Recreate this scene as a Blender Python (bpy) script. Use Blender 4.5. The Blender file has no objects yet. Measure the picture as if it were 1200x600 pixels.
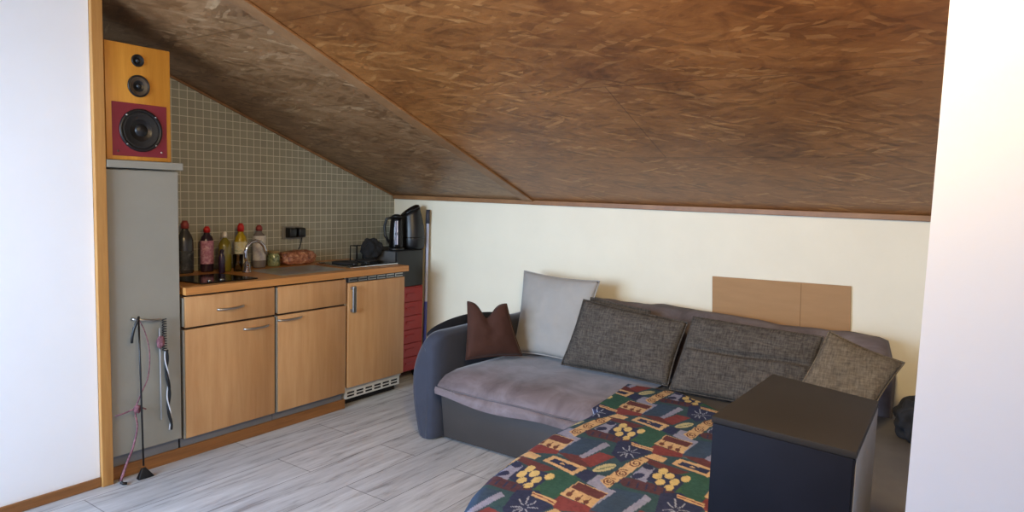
import bpy, bmesh, math, random
import numpy as np
from mathutils import Vector, Matrix, noise

random.seed(7)
SC = bpy.context.scene
COL = SC.collection
PI = math.pi

# ------------------------------------------------------------------ helpers
def lin(c):
    return tuple(((v/255)/12.92 if v/255 <= .04045 else ((v/255+.055)/1.055)**2.4) for v in c)

ORG = {}

def tag(o, label=None, cat=None, group=None, kind=None):
    if label: o['label'] = label
    if cat: o['category'] = cat
    if group: o['group'] = group
    if kind: o['kind'] = kind
    return o

def thing(name, label, cat, loc, group=None):
    o = bpy.data.objects.new(name, None)
    o.empty_display_size = .05
    COL.objects.link(o)
    o.location = loc
    ORG[o.name] = Vector(loc)
    return tag(o, label, cat, group)

class MB:
    """collects shapes in world coordinates; build() links them as one mesh object"""
    def __init__(self):
        self.bm = bmesh.new()
    def box(self, x0, x1, y0, y1, z0, z1, bev=0, seg=2, rot=None):
        r = bmesh.ops.create_cube(self.bm, size=1)
        vs = r['verts']
        m = Matrix.Translation(((x0+x1)/2, (y0+y1)/2, (z0+z1)/2)) @ Matrix.Diagonal((abs(x1-x0), abs(y1-y0), abs(z1-z0), 1))
        bmesh.ops.transform(self.bm, matrix=m, verts=vs)
        if rot:
            piv, ang, ax = rot
            bmesh.ops.rotate(self.bm, cent=piv, matrix=Matrix.Rotation(ang, 3, ax), verts=vs)
        if bev:
            es = list({e for v in vs for e in v.link_edges})
            bmesh.ops.bevel(self.bm, geom=es, offset=bev, segments=seg, affect='EDGES', profile=.5)
        return self
    def hexa(self, p8, bev=0, seg=2):
        vs = [self.bm.verts.new(p) for p in p8]
        fs = [(0,3,2,1),(4,5,6,7),(0,1,5,4),(1,2,6,5),(2,3,7,6),(3,0,4,7)]
        faces = [self.bm.faces.new([vs[i] for i in f]) for f in fs]
        if bev:
            es = list({e for v in vs for e in v.link_edges})
            bmesh.ops.bevel(self.bm, geom=es, offset=bev, segments=seg, affect='EDGES', profile=.5)
        return self
    def tube(self, pts, r, n=10, radii=None, closed=False):
        pts = [Vector(p) for p in pts]
        m = len(pts)
        rings = []
        prev = None
        for i, p in enumerate(pts):
            if closed:
                t = pts[(i+1) % m]-pts[i-1]
            else:
                t = pts[min(i+1, m-1)]-pts[max(i-1, 0)]
            t.normalize()
            if prev is None:
                a = Vector((0,0,1)) if abs(t.z) < .9 else Vector((1,0,0))
                u = t.cross(a).normalized()
            else:
                u = (prev - t*prev.dot(t))
                u = u.normalized() if u.length > 1e-6 else t.orthogonal().normalized()
            prev = u
            w = t.cross(u)
            rr = radii[i] if radii else r
            rings.append([self.bm.verts.new(p+u*rr*math.cos(2*PI*k/n)+w*rr*math.sin(2*PI*k/n)) for k in range(n)])
        for i in range(m if closed else m-1):
            A, B = rings[i], rings[(i+1) % m]
            for k in range(n):
                self.bm.faces.new((A[k], A[(k+1) % n], B[(k+1) % n], B[k]))
        if not closed:
            self.bm.faces.new(rings[0][::-1]); self.bm.faces.new(rings[-1])
        return self
    def cyl(self, p0, p1, r0, r1=None, n=24):
        return self.tube([p0, p1], r0, n, radii=[r0, r0 if r1 is None else r1])
    def lathe(self, prof, cen, n=28, axis='Z', sx=1, sy=1, shear=(0, 0)):
        cx, cy, cz = cen
        rings = []
        for r, h in prof:
            ring = []
            for k in range(n):
                a = 2*PI*k/n
                c, s = r*math.cos(a)*sx, r*math.sin(a)*sy
                if axis == 'Z': p = (cx+c+shear[0]*h, cy+s+shear[1]*h, cz+h)
                elif axis == 'X': p = (cx+h, cy+c, cz+s)
                else: p = (cx+c, cy+h, cz+s)
                ring.append(self.bm.verts.new(p))
            rings.append(ring)
        for A, B in zip(rings, rings[1:]):
            for k in range(n):
                self.bm.faces.new((A[k], A[(k+1) % n], B[(k+1) % n], B[k]))
        self.bm.faces.new(rings[0][::-1]); self.bm.faces.new(rings[-1])
        return self
    def loft(self, loops, caps=True, closed=True):
        R = [[self.bm.verts.new(p) for p in l] for l in loops]
        n = len(R[0])
        for A, B in zip(R, R[1:]):
            for k in range(n if closed else n-1):
                self.bm.faces.new((A[k], A[(k+1) % n], B[(k+1) % n], B[k]))
        if caps:
            self.bm.faces.new(R[0][::-1]); self.bm.faces.new(R[-1])
        return self
    def prism(self, poly, axis, a, b, bev=0, seg=2):
        def P(p, h):
            if axis == 'X': return (h, p[0], p[1])
            if axis == 'Y': return (p[0], h, p[1])
            return (p[0], p[1], h)
        A = [self.bm.verts.new(P(p, a)) for p in poly]; B = [self.bm.verts.new(P(p, b)) for p in poly]
        n = len(poly)
        for k in range(n): self.bm.faces.new((A[k], A[(k+1) % n], B[(k+1) % n], B[k]))
        fa = self.bm.faces.new(A[::-1]); fb = self.bm.faces.new(B)
        if bev:
            bmesh.ops.bevel(self.bm, geom=list(fa.edges)+list(fb.edges), offset=bev, segments=seg, affect='EDGES', profile=.5)
        return self
    def build(self, name, mat, parent=None, smooth=False, angle=None, loc=None):
        bmesh.ops.recalc_face_normals(self.bm, faces=self.bm.faces[:])
        me = bpy.data.meshes.new(name)
        self.bm.to_mesh(me); self.bm.free()
        return link(name, me, mat, parent, smooth, angle, loc)

def link(name, me, mat, parent=None, smooth=False, angle=None, loc=None):
    o = bpy.data.objects.new(name, me)
    COL.objects.link(o)
    if mat: me.materials.append(mat)
    if smooth or angle:
        me.shade_smooth()
        if angle: me.set_sharp_from_angle(angle=math.radians(angle))
    if parent is not None:
        org = ORG[parent.name]
        o.parent = parent
    else:
        if loc is None:
            co = [v.co for v in me.vertices]
            loc = (sum(v.x for v in co)/len(co), sum(v.y for v in co)/len(co), min(v.z for v in co))
        org = Vector(loc)
        o.location = org
    me.transform(Matrix.Translation(-org))
    ORG[o.name] = org
    return o

# ------------------------------------------------------------------ materials
def nodes(name):
    m = bpy.data.materials.new(name); m.use_nodes = True
    nt = m.node_tree
    return m, nt, nt.nodes['Principled BSDF']

def N(nt, t, **kw):
    n = nt.nodes.new(t)
    for k, v in kw.items():
        if k in n.inputs.keys(): n.inputs[k].default_value = v
        else: setattr(n, k, v)
    return n

def mixcol(nt, a, b, fac, blend='MIX'):
    m = nt.nodes.new('ShaderNodeMix'); m.data_type = 'RGBA'; m.blend_type = blend
    for s, v in ((6, a), (7, b), (0, fac)):
        if hasattr(v, 'is_linked'): nt.links.new(v, m.inputs[s])
        elif s == 0: m.inputs[s].default_value = v
        else: m.inputs[s].default_value = (*v, 1)
    return m.outputs[2]

def ramp(nt, val, stops):
    r = nt.nodes.new('ShaderNodeValToRGB')
    while len(r.color_ramp.elements) < len(stops): r.color_ramp.elements.new(.5)
    for e, (p, c) in zip(r.color_ramp.elements, stops):
        e.position = p; e.color = (*c, 1)
    nt.links.new(val, r.inputs[0])
    return r.outputs[0]

def coords(nt, scale=(1,1,1), rot=(0,0,0), kind='Object'):
    tc = nt.nodes.new('ShaderNodeTexCoord')
    mp = nt.nodes.new('ShaderNodeMapping')
    mp.inputs['Scale'].default_value = scale; mp.inputs['Rotation'].default_value = rot
    nt.links.new(tc.outputs[kind], mp.inputs[0])
    return mp.outputs[0]

def bump(nt, bs, h, strength=.3, dist=.002):
    b = N(nt, 'ShaderNodeBump'); b.inputs['Strength'].default_value = strength; b.inputs['Distance'].default_value = dist
    nt.links.new(h, b.inputs['Height']); nt.links.new(b.outputs[0], bs.inputs['Normal'])

def plain(name, c, rough=.5, metal=0, var=.12, scale=6, bmp=0, bscale=200, stretch=(1,1,1), spec=.5, sheen=0):
    m, nt, bs = nodes(name)
    c = lin(c)
    v = coords(nt, stretch)
    n = N(nt, 'ShaderNodeTexNoise', Scale=scale, Detail=5.0, Roughness=.6)
    nt.links.new(v, n.inputs['Vector'])
    dk = tuple(x*(1-var) for x in c); lt = tuple(min(1, x*(1+var)) for x in c)
    nt.links.new(ramp(nt, n.outputs['Fac'], [(.3, dk), (.7, lt)]), bs.inputs['Base Color'])
    bs.inputs['Roughness'].default_value = rough; bs.inputs['Metallic'].default_value = metal
    bs.inputs['Specular IOR Level'].default_value = spec
    if sheen:
        bs.inputs['Sheen Weight'].default_value = sheen; bs.inputs['Sheen Roughness'].default_value = .4
    if bmp:
        n2 = N(nt, 'ShaderNodeTexNoise', Scale=bscale, Detail=3.0); nt.links.new(v, n2.inputs['Vector'])
        bump(nt, bs, n2.outputs['Fac'], bmp)
    return m

def wood(name, dark, light, grain=(3, 3, 60), rough=.4, knots=0):
    """grain: coordinate scale, small along the fibre"""
    m, nt, bs = nodes(name)
    v = coords(nt, grain)
    n = N(nt, 'ShaderNodeTexNoise', Scale=1.0, Detail=6.0, Roughness=.65, Distortion=.3); nt.links.new(v, n.inputs['Vector'])
    v2 = coords(nt, tuple(g*.25 for g in grain))
    n2 = N(nt, 'ShaderNodeTexNoise', Scale=1.0, Detail=2.0); nt.links.new(v2, n2.inputs['Vector'])
    c1 = ramp(nt, n.outputs['Fac'], [(.3, lin(dark)), (.7, lin(light))])
    c2 = mixcol(nt, c1, c1, 0)
    hs = N(nt, 'ShaderNodeMixRGB', blend_type='MULTIPLY'); hs.inputs[0].default_value = .35
    nt.links.new(c2, hs.inputs[1])
    nt.links.new(ramp(nt, n2.outputs['Fac'], [(.3, (.7,.66,.6)), (.65, (1,1,1))]), hs.inputs[2])
    nt.links.new(hs.outputs[0], bs.inputs['Base Color'])
    bs.inputs['Roughness'].default_value = rough
    return m

def osb(name, stops, rough=.42, sheet=.718):
    """oriented strand board: layers of stretched random-toned flakes in object (u along x, v up the slope)"""
    m, nt, bs = nodes(name)
    def layer(angle, sx, sy, seed):
        tc = nt.nodes.new('ShaderNodeTexCoord')
        wn = N(nt, 'ShaderNodeTexNoise', Scale=9.0, Detail=4.0); nt.links.new(tc.outputs['Object'], wn.inputs['Vector'])
        ad = N(nt, 'ShaderNodeVectorMath', operation='MULTIPLY_ADD')
        ad.inputs[1].default_value = (.05, .05, .05)
        nt.links.new(wn.outputs['Color'], ad.inputs[0]); nt.links.new(tc.outputs['Object'], ad.inputs[2])
        mp = nt.nodes.new('ShaderNodeMapping')
        mp.inputs['Rotation'].default_value = (0, 0, angle); mp.inputs['Location'].default_value = (seed, seed*1.7, 0)
        nt.links.new(ad.outputs[0], mp.inputs[0])
        mp2 = nt.nodes.new('ShaderNodeMapping'); mp2.inputs['Scale'].default_value = (sx, sy, 0)
        nt.links.new(mp.outputs[0], mp2.inputs[0])
        vo = N(nt, 'ShaderNodeTexVoronoi', voronoi_dimensions='2D', Scale=1.0); nt.links.new(mp2.outputs[0], vo.inputs['Vector'])
        sp = N(nt, 'ShaderNodeSeparateColor'); nt.links.new(vo.outputs['Color'], sp.inputs[0])
        return sp.outputs[0], sp.outputs[1]
    a1, b1 = layer(.12, 6, 40, 0.0)
    a2, b2 = layer(-.35, 9, 50, 3.1)
    a3, b3 = layer(.55, 10, 54, 7.7)
    c = mixcol(nt, ramp(nt, a1, stops), ramp(nt, a2, stops), ramp(nt, b2, [(.45, (0,0,0)), (.55, (1,1,1))]))
    c = mixcol(nt, c, ramp(nt, a3, stops), ramp(nt, b3, [(.6, (0,0,0)), (.7, (1,1,1))]))
    # stain blotches
    v = coords(nt, (1, 1, 1))
    n = N(nt, 'ShaderNodeTexNoise', Scale=1.6, Detail=5.0, Roughness=.6, Distortion=.5); nt.links.new(v, n.inputs['Vector'])
    c = mixcol(nt, c, ramp(nt, n.outputs['Fac'], [(.34, (.55,.47,.42)), (.5, (.88,.85,.82)), (.66, (1,1,1))]), .85, 'MULTIPLY')
    nb = N(nt, 'ShaderNodeTexNoise', Scale=1.0, Detail=8.0, Roughness=.72, Distortion=1.2); nt.links.new(coords(nt, (5, 8, 1)), nb.inputs['Vector'])
    c = mixcol(nt, c, ramp(nt, nb.outputs['Fac'], [(.25, (.5,.40,.32)), (.45, (.84,.80,.74)), (.56, (1,1,1)), (.75, (1.15,1.12,1.06))]), .95, 'MULTIPLY')
    ns_ = N(nt, 'ShaderNodeTexNoise', Scale=1.0, Detail=3.0, Roughness=.6); nt.links.new(coords(nt, (14, 55, 1), (0, 0, .3)), ns_.inputs['Vector'])
    c = mixcol(nt, c, ramp(nt, ns_.outputs['Fac'], [(.22, (.3,.22,.16)), (.30, (1,1,1))]), .7, 'MULTIPLY')
    nf = N(nt, 'ShaderNodeTexNoise', Scale=1.0, Detail=6.0, Roughness=.7); nt.links.new(coords(nt, (9, 60, 1)), nf.inputs['Vector'])
    c = mixcol(nt, c, ramp(nt, nf.outputs['Fac'], [(.3, (.72,.68,.62)), (.62, (1,1,1))]), .55, 'MULTIPLY')
    # sheet joints
    br = N(nt, 'ShaderNodeTexBrick', Scale=1.0); br.offset = .5
    br.inputs['Brick Width'].default_value = 2.5; br.inputs['Row Height'].default_value = sheet
    br.inputs['Mortar Size'].default_value = .0035; br.inputs['Mortar Smooth'].default_value = .6
    br.inputs['Color1'].default_value = (1,1,1,1); br.inputs['Color2'].default_value = (.86,.8,.74,1); br.inputs['Mortar'].default_value = (.45,.4,.36,1)
    nt.links.new(v, br.inputs['Vector'])
    c = mixcol(nt, c, br.outputs['Color'], .8, 'MULTIPLY')
    nt.links.new(c, bs.inputs['Base Color'])
    bs.inputs['Roughness'].default_value = rough
    bump(nt, bs, a1, .25, .0015)
    return m

def tiles(name):
    m, nt, bs = nodes(name)
    tc = nt.nodes.new('ShaderNodeTexCoord')
    sp = N(nt, 'ShaderNodeSeparateXYZ'); nt.links.new(tc.outputs['Object'], sp.inputs[0])
    cb = N(nt, 'ShaderNodeCombineXYZ'); nt.links.new(sp.outputs[1], cb.inputs[0]); nt.links.new(sp.outputs[2], cb.inputs[1])
    br = N(nt, 'ShaderNodeTexBrick', Scale=1.0); br.offset = 0
    br.inputs['Brick Width'].default_value = .048; br.inputs['Row Height'].default_value = .048
    br.inputs['Mortar Size'].default_value = .0021; br.inputs['Mortar Smooth'].default_value = .3
    br.inputs['Color1'].default_value = (*lin((150,147,128)), 1); br.inputs['Color2'].default_value = (*lin((140,137,120)), 1)
    br.inputs['Mortar'].default_value = (*lin((206,200,178)), 1)
    nt.links.new(cb.outputs[0], br.inputs['Vector'])
    nt.links.new(br.outputs['Color'], bs.inputs['Base Color'])
    inv = N(nt, 'ShaderNodeMath', operation='SUBTRACT'); inv.inputs[0].default_value = 1; nt.links.new(br.outputs['Fac'], inv.inputs[1])
    bump(nt, bs, inv.outputs[0], .5, .0015)
    bs.inputs['Roughness'].default_value = .38
    return m

def planks(name):
    m, nt, bs = nodes(name)
    tc = nt.nodes.new('ShaderNodeTexCoord')
    sp = N(nt, 'ShaderNodeSeparateXYZ'); nt.links.new(tc.outputs['Object'], sp.inputs[0])
    ax = N(nt, 'ShaderNodeMath', operation='ADD'); ax.inputs[1].default_value = -.925+10*.2575; nt.links.new(sp.outputs[0], ax.inputs[0])
    cb = N(nt, 'ShaderNodeCombineXYZ'); nt.links.new(sp.outputs[1], cb.inputs[0]); nt.links.new(ax.outputs[0], cb.inputs[1])
    br = N(nt, 'ShaderNodeTexBrick', Scale=1.0); br.offset = .37; br.offset_frequency = 2
    br.inputs['Brick Width'].default_value = 1.28; br.inputs['Row Height'].default_value = .2575
    br.inputs['Mortar Size'].default_value = .0022; br.inputs['Mortar Smooth'].default_value = .2
    br.inputs['Color1'].default_value = (1,1,1,1); br.inputs['Color2'].default_value = (.85,.86,.87,1); br.inputs['Mortar'].default_value = (.28,.27,.27,1)
    nt.links.new(cb.outputs[0], br.inputs['Vector'])
    n = N(nt, 'ShaderNodeTexNoise', Scale=1.0, Detail=7.0, Roughness=.7, Distortion=.4); nt.links.new(coords(nt, (24, 2.2, 1)), n.inputs['Vector'])
    n2 = N(nt, 'ShaderNodeTexNoise', Scale=1.0, Detail=4.0, Roughness=.6); nt.links.new(coords(nt, (5, 1.2, 1)), n2.inputs['Vector'])
    c = ramp(nt, n.outputs['Fac'], [(.28, lin((118,112,108))), (.46, lin((184,181,178))), (.7, lin((208,206,203)))])
    c = mixcol(nt, c, ramp(nt, n2.outputs['Fac'], [(.3, (.72,.72,.74)), (.6, (1,1,1))]), .7, 'MULTIPLY')
    c = mixcol(nt, c, br.outputs['Color'], 1.0, 'MULTIPLY')
    nt.links.new(c, bs.inputs['Base Color'])
    bs.inputs['Roughness'].default_value = .42
    return m

def weave(name, c1, c2, scale=160, rough=.95, tint=None):
    m, nt, bs = nodes(name)
    v = coords(nt)
    a = N(nt, 'ShaderNodeTexNoise', Scale=1.0, Detail=3.0); nt.links.new(coords(nt, (scale, scale*.18, scale*.2)), a.inputs['Vector'])
    b = N(nt, 'ShaderNodeTexNoise', Scale=1.0, Detail=3.0); nt.links.new(coords(nt, (scale*.12, scale*.5, scale)), b.inputs['Vector'])
    mx = N(nt, 'ShaderNodeMath', operation='ADD'); nt.links.new(a.outputs['Fac'], mx.inputs[0]); nt.links.new(b.outputs['Fac'], mx.inputs[1])
    hf = N(nt, 'ShaderNodeMath', operation='MULTIPLY'); hf.inputs[1].default_value = .5; nt.links.new(mx.outputs[0], hf.inputs[0])
    c = ramp(nt, hf.outputs[0], [(.36, lin(c1)), (.62, lin(c2))])
    n2 = N(nt, 'ShaderNodeTexNoise', Scale=7.0, Detail=4.0); nt.links.new(v, n2.inputs['Vector'])
    c = mixcol(nt, c, ramp(nt, n2.outputs['Fac'], [(.3, (.75,.75,.75)), (.65, (1,1,1))]), .6, 'MULTIPLY')
    nt.links.new(c, bs.inputs['Base Color'])
    bs.inputs['Roughness'].default_value = rough; bs.inputs['Specular IOR Level'].default_value = .15
    bump(nt, bs, hf.outputs[0], .5, .002)
    return m

def glass(name, c, rough=.05, trans=.85, alpha=1):
    m, nt, bs = nodes(name)
    n = N(nt, 'ShaderNodeTexNoise', Scale=3.0); nt.links.new(coords(nt), n.inputs['Vector'])
    cc = lin(c)
    nt.links.new(ramp(nt, n.outputs['Fac'], [(.3, tuple(x*.93 for x in cc)), (.7, cc)]), bs.inputs['Base Color'])
    bs.inputs['Roughness'].default_value = rough; bs.inputs['Transmission Weight'].default_value = trans; bs.inputs['IOR'].default_value = 1.35
    return m

def mottled(name, stops, scale=30, rough=.5, detail=4.0, sheen=0):
    m, nt, bs = nodes(name)
    n = N(nt, 'ShaderNodeTexNoise', Scale=scale, Detail=detail, Roughness=.65, Distortion=.6); nt.links.new(coords(nt), n.inputs['Vector'])
    nt.links.new(ramp(nt, n.outputs['Fac'], [(p, lin(c)) for p, c in stops]), bs.inputs['Base Color'])
    bs.inputs['Roughness'].default_value = rough
    bs.inputs['Sheen Weight'].default_value = sheen; bs.inputs['Sheen Roughness'].default_value = .35
    return m

def vcol(name):
    m, nt, bs = nodes(name)
    at = N(nt, 'ShaderNodeAttribute', attribute_name='cloth')
    n = N(nt, 'ShaderNodeTexNoise', Scale=1.0, Detail=4.0, Roughness=.7); nt.links.new(coords(nt, (60, 60, 60)), n.inputs['Vector'])
    c = mixcol(nt, at.outputs['Color'], ramp(nt, n.outputs['Fac'], [(.32, (.6,.62,.68)), (.62, (1,1,1))]), .75, 'MULTIPLY')
    nt.links.new(c, bs.inputs['Base Color'])
    bs.inputs['Roughness'].default_value = .9; bs.inputs['Specular IOR Level'].default_value = .15
    n2 = N(nt, 'ShaderNodeTexNoise', Scale=350.0, Detail=2.0); nt.links.new(coords(nt), n2.inputs['Vector'])
    bump(nt, bs, n2.outputs['Fac'], .3, .001)
    return m

M = dict(
    plaster = plain('cream_plaster', (220,212,190), .9, var=.03, scale=2.5, bmp=.15, bscale=60),
    white = plain('white_plaster', (238,238,240), .9, var=.02, scale=2, bmp=.1, bscale=60),
    tiles = tiles('mosaic_tiles'),
    floor = planks('whitewashed_planks'),
    osb = osb('stained_strand_board', [(0, lin((132,84,40))), (.25, lin((152,98,48))), (.85, lin((162,106,54))), (1, lin((186,134,78)))]),
    osb2 = osb('sheen_greyed_strand_board', [(0, lin((124,90,58))), (.3, lin((146,110,74))), (.88, lin((156,120,84))), (1, lin((178,146,108)))]),  # window sheen on the left ceiling strip put into the board colour
    trim = wood('brown_trim_wood', (122,84,50), (150,108,68), (6, 6, 6), .5),
    pine = wood('orange_pine', (164,112,54), (194,144,80), (30, 30, 2), .45),
    beech = wood('beech_front', (184,134,84), (200,154,104), (60, 26, 2.2), .42),
    worktop = wood('beech_worktop', (176,116,58), (206,146,84), (40, 2, 40), .35),
    plinthw = wood('brown_plinth_wood', (120,76,36), (156,104,54), (40, 2.5, 50), .5),
    grey = plain('grey_laminate', (142,139,128), .5, var=.05, scale=3),
    greyd = plain('grey_plinth', (120,122,126), .55, var=.06),
    dark = plain('dark_gap', (22,18,16), .8),
    alu = plain('brushed_steel', (176,172,166), .32, 1, var=.08, scale=20, stretch=(1, 1, 12)),
    chrome = plain('chrome', (205,205,208), .1, 1, var=.03),
    sink = plain('stainless_sink', (196,192,186), .3, .85, var=.12, scale=12),
    black = plain('black_plastic', (17,17,18), .38, var=.2),
    blackg = plain('black_gloss', (13,13,14), .12, var=.2),
    blackm = plain('black_matte', (20,20,22), .75, var=.25, scale=14),
    rubber = plain('rubber_cone', (16,16,18), .6, var=.2),
    speakerw = wood('speaker_veneer', (186,122,38), (208,146,56), (26, 26, 2.5), .4),
    speakerr = plain('maroon_panel', (118,30,42), .5, var=.1, scale=8),
    bronze = plain('midrange_cone', (72,58,44), .45, var=.2),
    redm = plain('red_sheet_metal', (150,30,28), .42, var=.08),
    ventw = plain('white_vent', (206,204,198), .5, var=.05),
    ventd = plain('dark_vent', (48,50,56), .5, var=.1),
    arm = plain('blue_grey_microfibre', (56,58,68), .92, var=.14, scale=5, bmp=.25, bscale=260, spec=.2, sheen=.25),
    armd = plain('dark_bolster', (24,24,28), .9, var=.15, scale=5, bmp=.2, spec=.2),
    leather = plain('charcoal_leatherette', (58,52,48), .55, var=.1, scale=4, bmp=.2, bscale=120),
    velvet = mottled('mauve_velvet', [(.3, (84,71,69)), (.5, (106,93,93)), (.72, (126,114,116))], 5, .85, sheen=.35),
    velvetd = mottled('mauve_velvet_back', [(.3, (74,66,66)), (.55, (98,88,88)), (.75, (114,105,106))], 6, .9),
    wv = weave('charcoal_weave', (56,51,46), (92,85,77)),
    wvo = weave('olive_brown_weave', (82,72,60), (116,104,86)),
    lightg = plain('light_grey_plush', (150,146,140), .95, var=.06, scale=7, bmp=.2, bscale=200, spec=.2, sheen=.1),
    brownp = plain('chocolate_cloth', (66,42,34), .9, var=.12, scale=9, bmp=.15, bscale=160, spec=.15, sheen=.1),
    card = plain('cardboard', (156,120,82), .9, var=.05, scale=5, stretch=(1,1,6)),
    blk = plain('window_tinted_black_board', (18,19,27), .6, var=.25, scale=5, spec=.12),  # black with the blue of the window light mixed into the colour
    blktop = plain('ceiling_tinted_top', (36,32,28), .72, var=.15, scale=3, spec=.25),  # brown reflection of the ceiling put into the top's colour
    blkside = plain('bounce_lit_side', (112,109,106), .5, var=.1, scale=4),  # lightened colour stands in for bounce off the right wall
    cloth = plain('black_knit', (26,26,28), .95, var=.3, scale=30, bmp=.3, bscale=160),
    throw = vcol('patchwork_cloth'),
)

def struct(o):
    o['kind'] = 'structure'
    return o

# ------------------------------------------------------------------ room
H, K = 1.346, .364
YF = -5.2
XR = 6.4
def cz(y): return H-K*y

def slab_ceiling(name, x0, x1, mat):
    # local x along the eaves, local y up the slope so the board pattern follows the slope
    L = abs(YF-.1)*math.hypot(1, K)
    b = MB(); b.box(x0, x1, 0, L, -.02, .0)
    me = bpy.data.meshes.new(name); bmesh.ops.recalc_face_normals(b.bm, faces=b.bm.faces[:]); b.bm.to_mesh(me); b.bm.free()
    o = bpy.data.objects.new(name, me); COL.objects.link(o); me.materials.append(mat)
    s = math.atan(K)
    o.matrix_world = Matrix.Translation((0, 0, H)) @ Matrix(((1,0,0,0),(0,-math.cos(s),math.sin(s),0),(0,math.sin(s),math.cos(s),0),(0,0,0,1))) @ Matrix.Translation((0,0,.02))
    return struct(o)
slab_ceiling('ceiling', 1.27, XR, M['osb'])
slab_ceiling('ceiling_2', -.12, 1.27, M['osb2'])

struct(MB().box(-.12, XR, YF-.1, .12, -.06, 0).build('floor', M['floor'], loc=(0,0,0)))
struct(MB().box(-.12, XR, 0, .1, 0, H+.05).build('wall_back', M['plaster'], loc=(0,0,0)))
struct(MB().prism([(0.1, 0), (-2.46, 0), (-2.46, cz(-2.46)+.01), (.1, cz(.1)+.01)], 'X', -.1, 0).build('wall_left', M['tiles'], loc=(0,0,0)))
b = MB(); dy0, dy1, dz1 = -4.75, -3.35, 2.1
b.prism([(-2.452, 0), (dy1, 0), (dy1, dz1), (dy0, dz1), (dy0, 0), (YF, 0), (YF, cz(YF)+.01), (-2.452, cz(-2.452)+.01)], 'X', .3, .575)
struct(b.build('wall_left_front', M['white'], loc=(0,-4,0)))
dr_ = thing('door_1', None, None, (.4, -4.05, 0)); dr_['kind'] = 'structure'
b = MB()
for y0_, y1_ in ((dy0, dy0+.07), (-4.085, -4.015), (dy1-.07, dy1)): b.box(.38, .44, y0_, y1_, .0, dz1)
for y0_, y1_ in ((dy0+.07, -4.085), (-4.015, dy1-.07)):
    b.box(.38, .44, y0_, y1_, .0, .1); b.box(.38, .44, y0_, y1_, dz1-.07, dz1)
b.build('door_frame', M['ventw'], dr_)
# right partition: side face and the face towards the viewer
struct(MB().prism([(-.001, 0), (-2.648, 0), (-2.648, cz(-2.648)+.01), (-.001, cz(-.001)+.01)], 'X', 3.752, 3.86).build('wall_right', M['white'], loc=(3.8,-1.4,0)))
struct(MB().box(3.752, XR, -2.75, -2.65, 0, cz(-2.65)+.0).build('wall_right_front', M['white'], loc=(5,-2.7,0)))
struct(MB().prism([(-2.752, 0), (YF, 0), (YF, cz(YF)+.01), (-2.752, cz(-2.752)+.01)], 'X', XR-.1, XR).build('wall_right_far', M['white'], loc=(XR,-4,0)))
# wall behind the viewer, with a window opening
wx0, wx1, wz0, wz1 = .8, 2.4, .75, 2.15
b = MB()
b.box(.577, wx0, YF-.1, YF, 0, cz(YF)); b.box(wx1, XR-.101, YF-.1, YF, 0, cz(YF))
b.box(wx0, wx1, YF-.1, YF, 0, wz0); b.box(wx0, wx1, YF-.1, YF, wz1, cz(YF))
struct(b.build('wall_front', M['white'], loc=(3,YF,0)))
win = thing('window_1', None, None, (1.9, YF, wz0)); win['kind'] = 'structure'
b = MB(); t = .05
b.box(wx0, wx0+t, YF-.08, YF-.02, wz0, wz1); b.box(wx1-t, wx1, YF-.08, YF-.02, wz0, wz1)
b.box(wx0+t, wx1-t, YF-.08, YF-.02, wz0, wz0+t); b.box(wx0+t, wx1-t, YF-.08, YF-.02, wz1-t, wz1)
b.box(1.575, 1.625, YF-.08, YF-.02, wz0+t, wz1-t)
b.build('window_frame', M['ventw'], win)

# trims
s_ = math.atan(K)
def slope_bar(name, x0, x1, y0, y1, th, mat):
    b = MB(); e = .0005
    p = [(x0, y0, cz(y0)-th), (x1, y0, cz(y0)-th), (x1, y1, cz(y1)-th), (x0, y1, cz(y1)-th),
         (x0, y0, cz(y0)-e), (x1, y0, cz(y0)-e), (x1, y1, cz(y1)-e), (x0, y1, cz(y1)-e)]
    return struct(b.hexa(p, .003).build(name, mat))
slope_bar('trim_1', 1.227, 1.31, -.022, YF, .014, M['trim'])
b = MB(); b.box(0.002, 3.75, -.02, -.001, H-.026, H+.004, .003)
struct(b.build('trim_2', M['trim']))
slope_bar('trim_3', .001, .014, -.022, -2.448, .014, M['trim'])
b = MB(); b.box(.5755, .6, -2.452, -2.404, 0, cz(-2.41)-.002, .003)
struct(b.build('trim_4', M['pine']))
b = MB(); b.box(.5755, .588, -3.34, -2.453, 0, .045, .003)
struct(b.build('baseboard_left', M['plinthw']))

# ------------------------------------------------------------------ tall cabinet
def bow_handle(name, p0, p1, out, mat, parent, r=.006, n=14):
    p0, p1 = Vector(p0), Vector(p1)
    pts = []
    for i in range(n+1):
        t = i/n
        p = p0.lerp(p1, t); p.x += out*math.sin(PI*t)**.6 if 0 < t < 1 else 0
        pts.append(p)
    return MB().tube(pts, r, 8).build(name, mat, parent, True)

t = thing('tall_cabinet', 'tall grey laminate cabinet with one long door at left end of kitchen', 'cabinet', (.3, -2.23, 0))
MB().box(.01, .558, -2.396, -2.066, .115, 1.452, .002).build('carcass', M['grey'], t)
d = MB().box(.56, .58, -2.397, -2.066, .118, 1.447, .003).build('door', M['grey'], t)
bow_handle('handle', (.58, -2.303, .757), (.58, -2.167, .735), .03, M['alu'], d)
MB().box(.005, .6, -2.402, -2.05, 1.455, 1.49, .003).build('top_board', M['grey'], t)
MB().box(.02, .545, -2.396, -2.066, .002, .113).build('plinth', M['greyd'], t)

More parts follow.
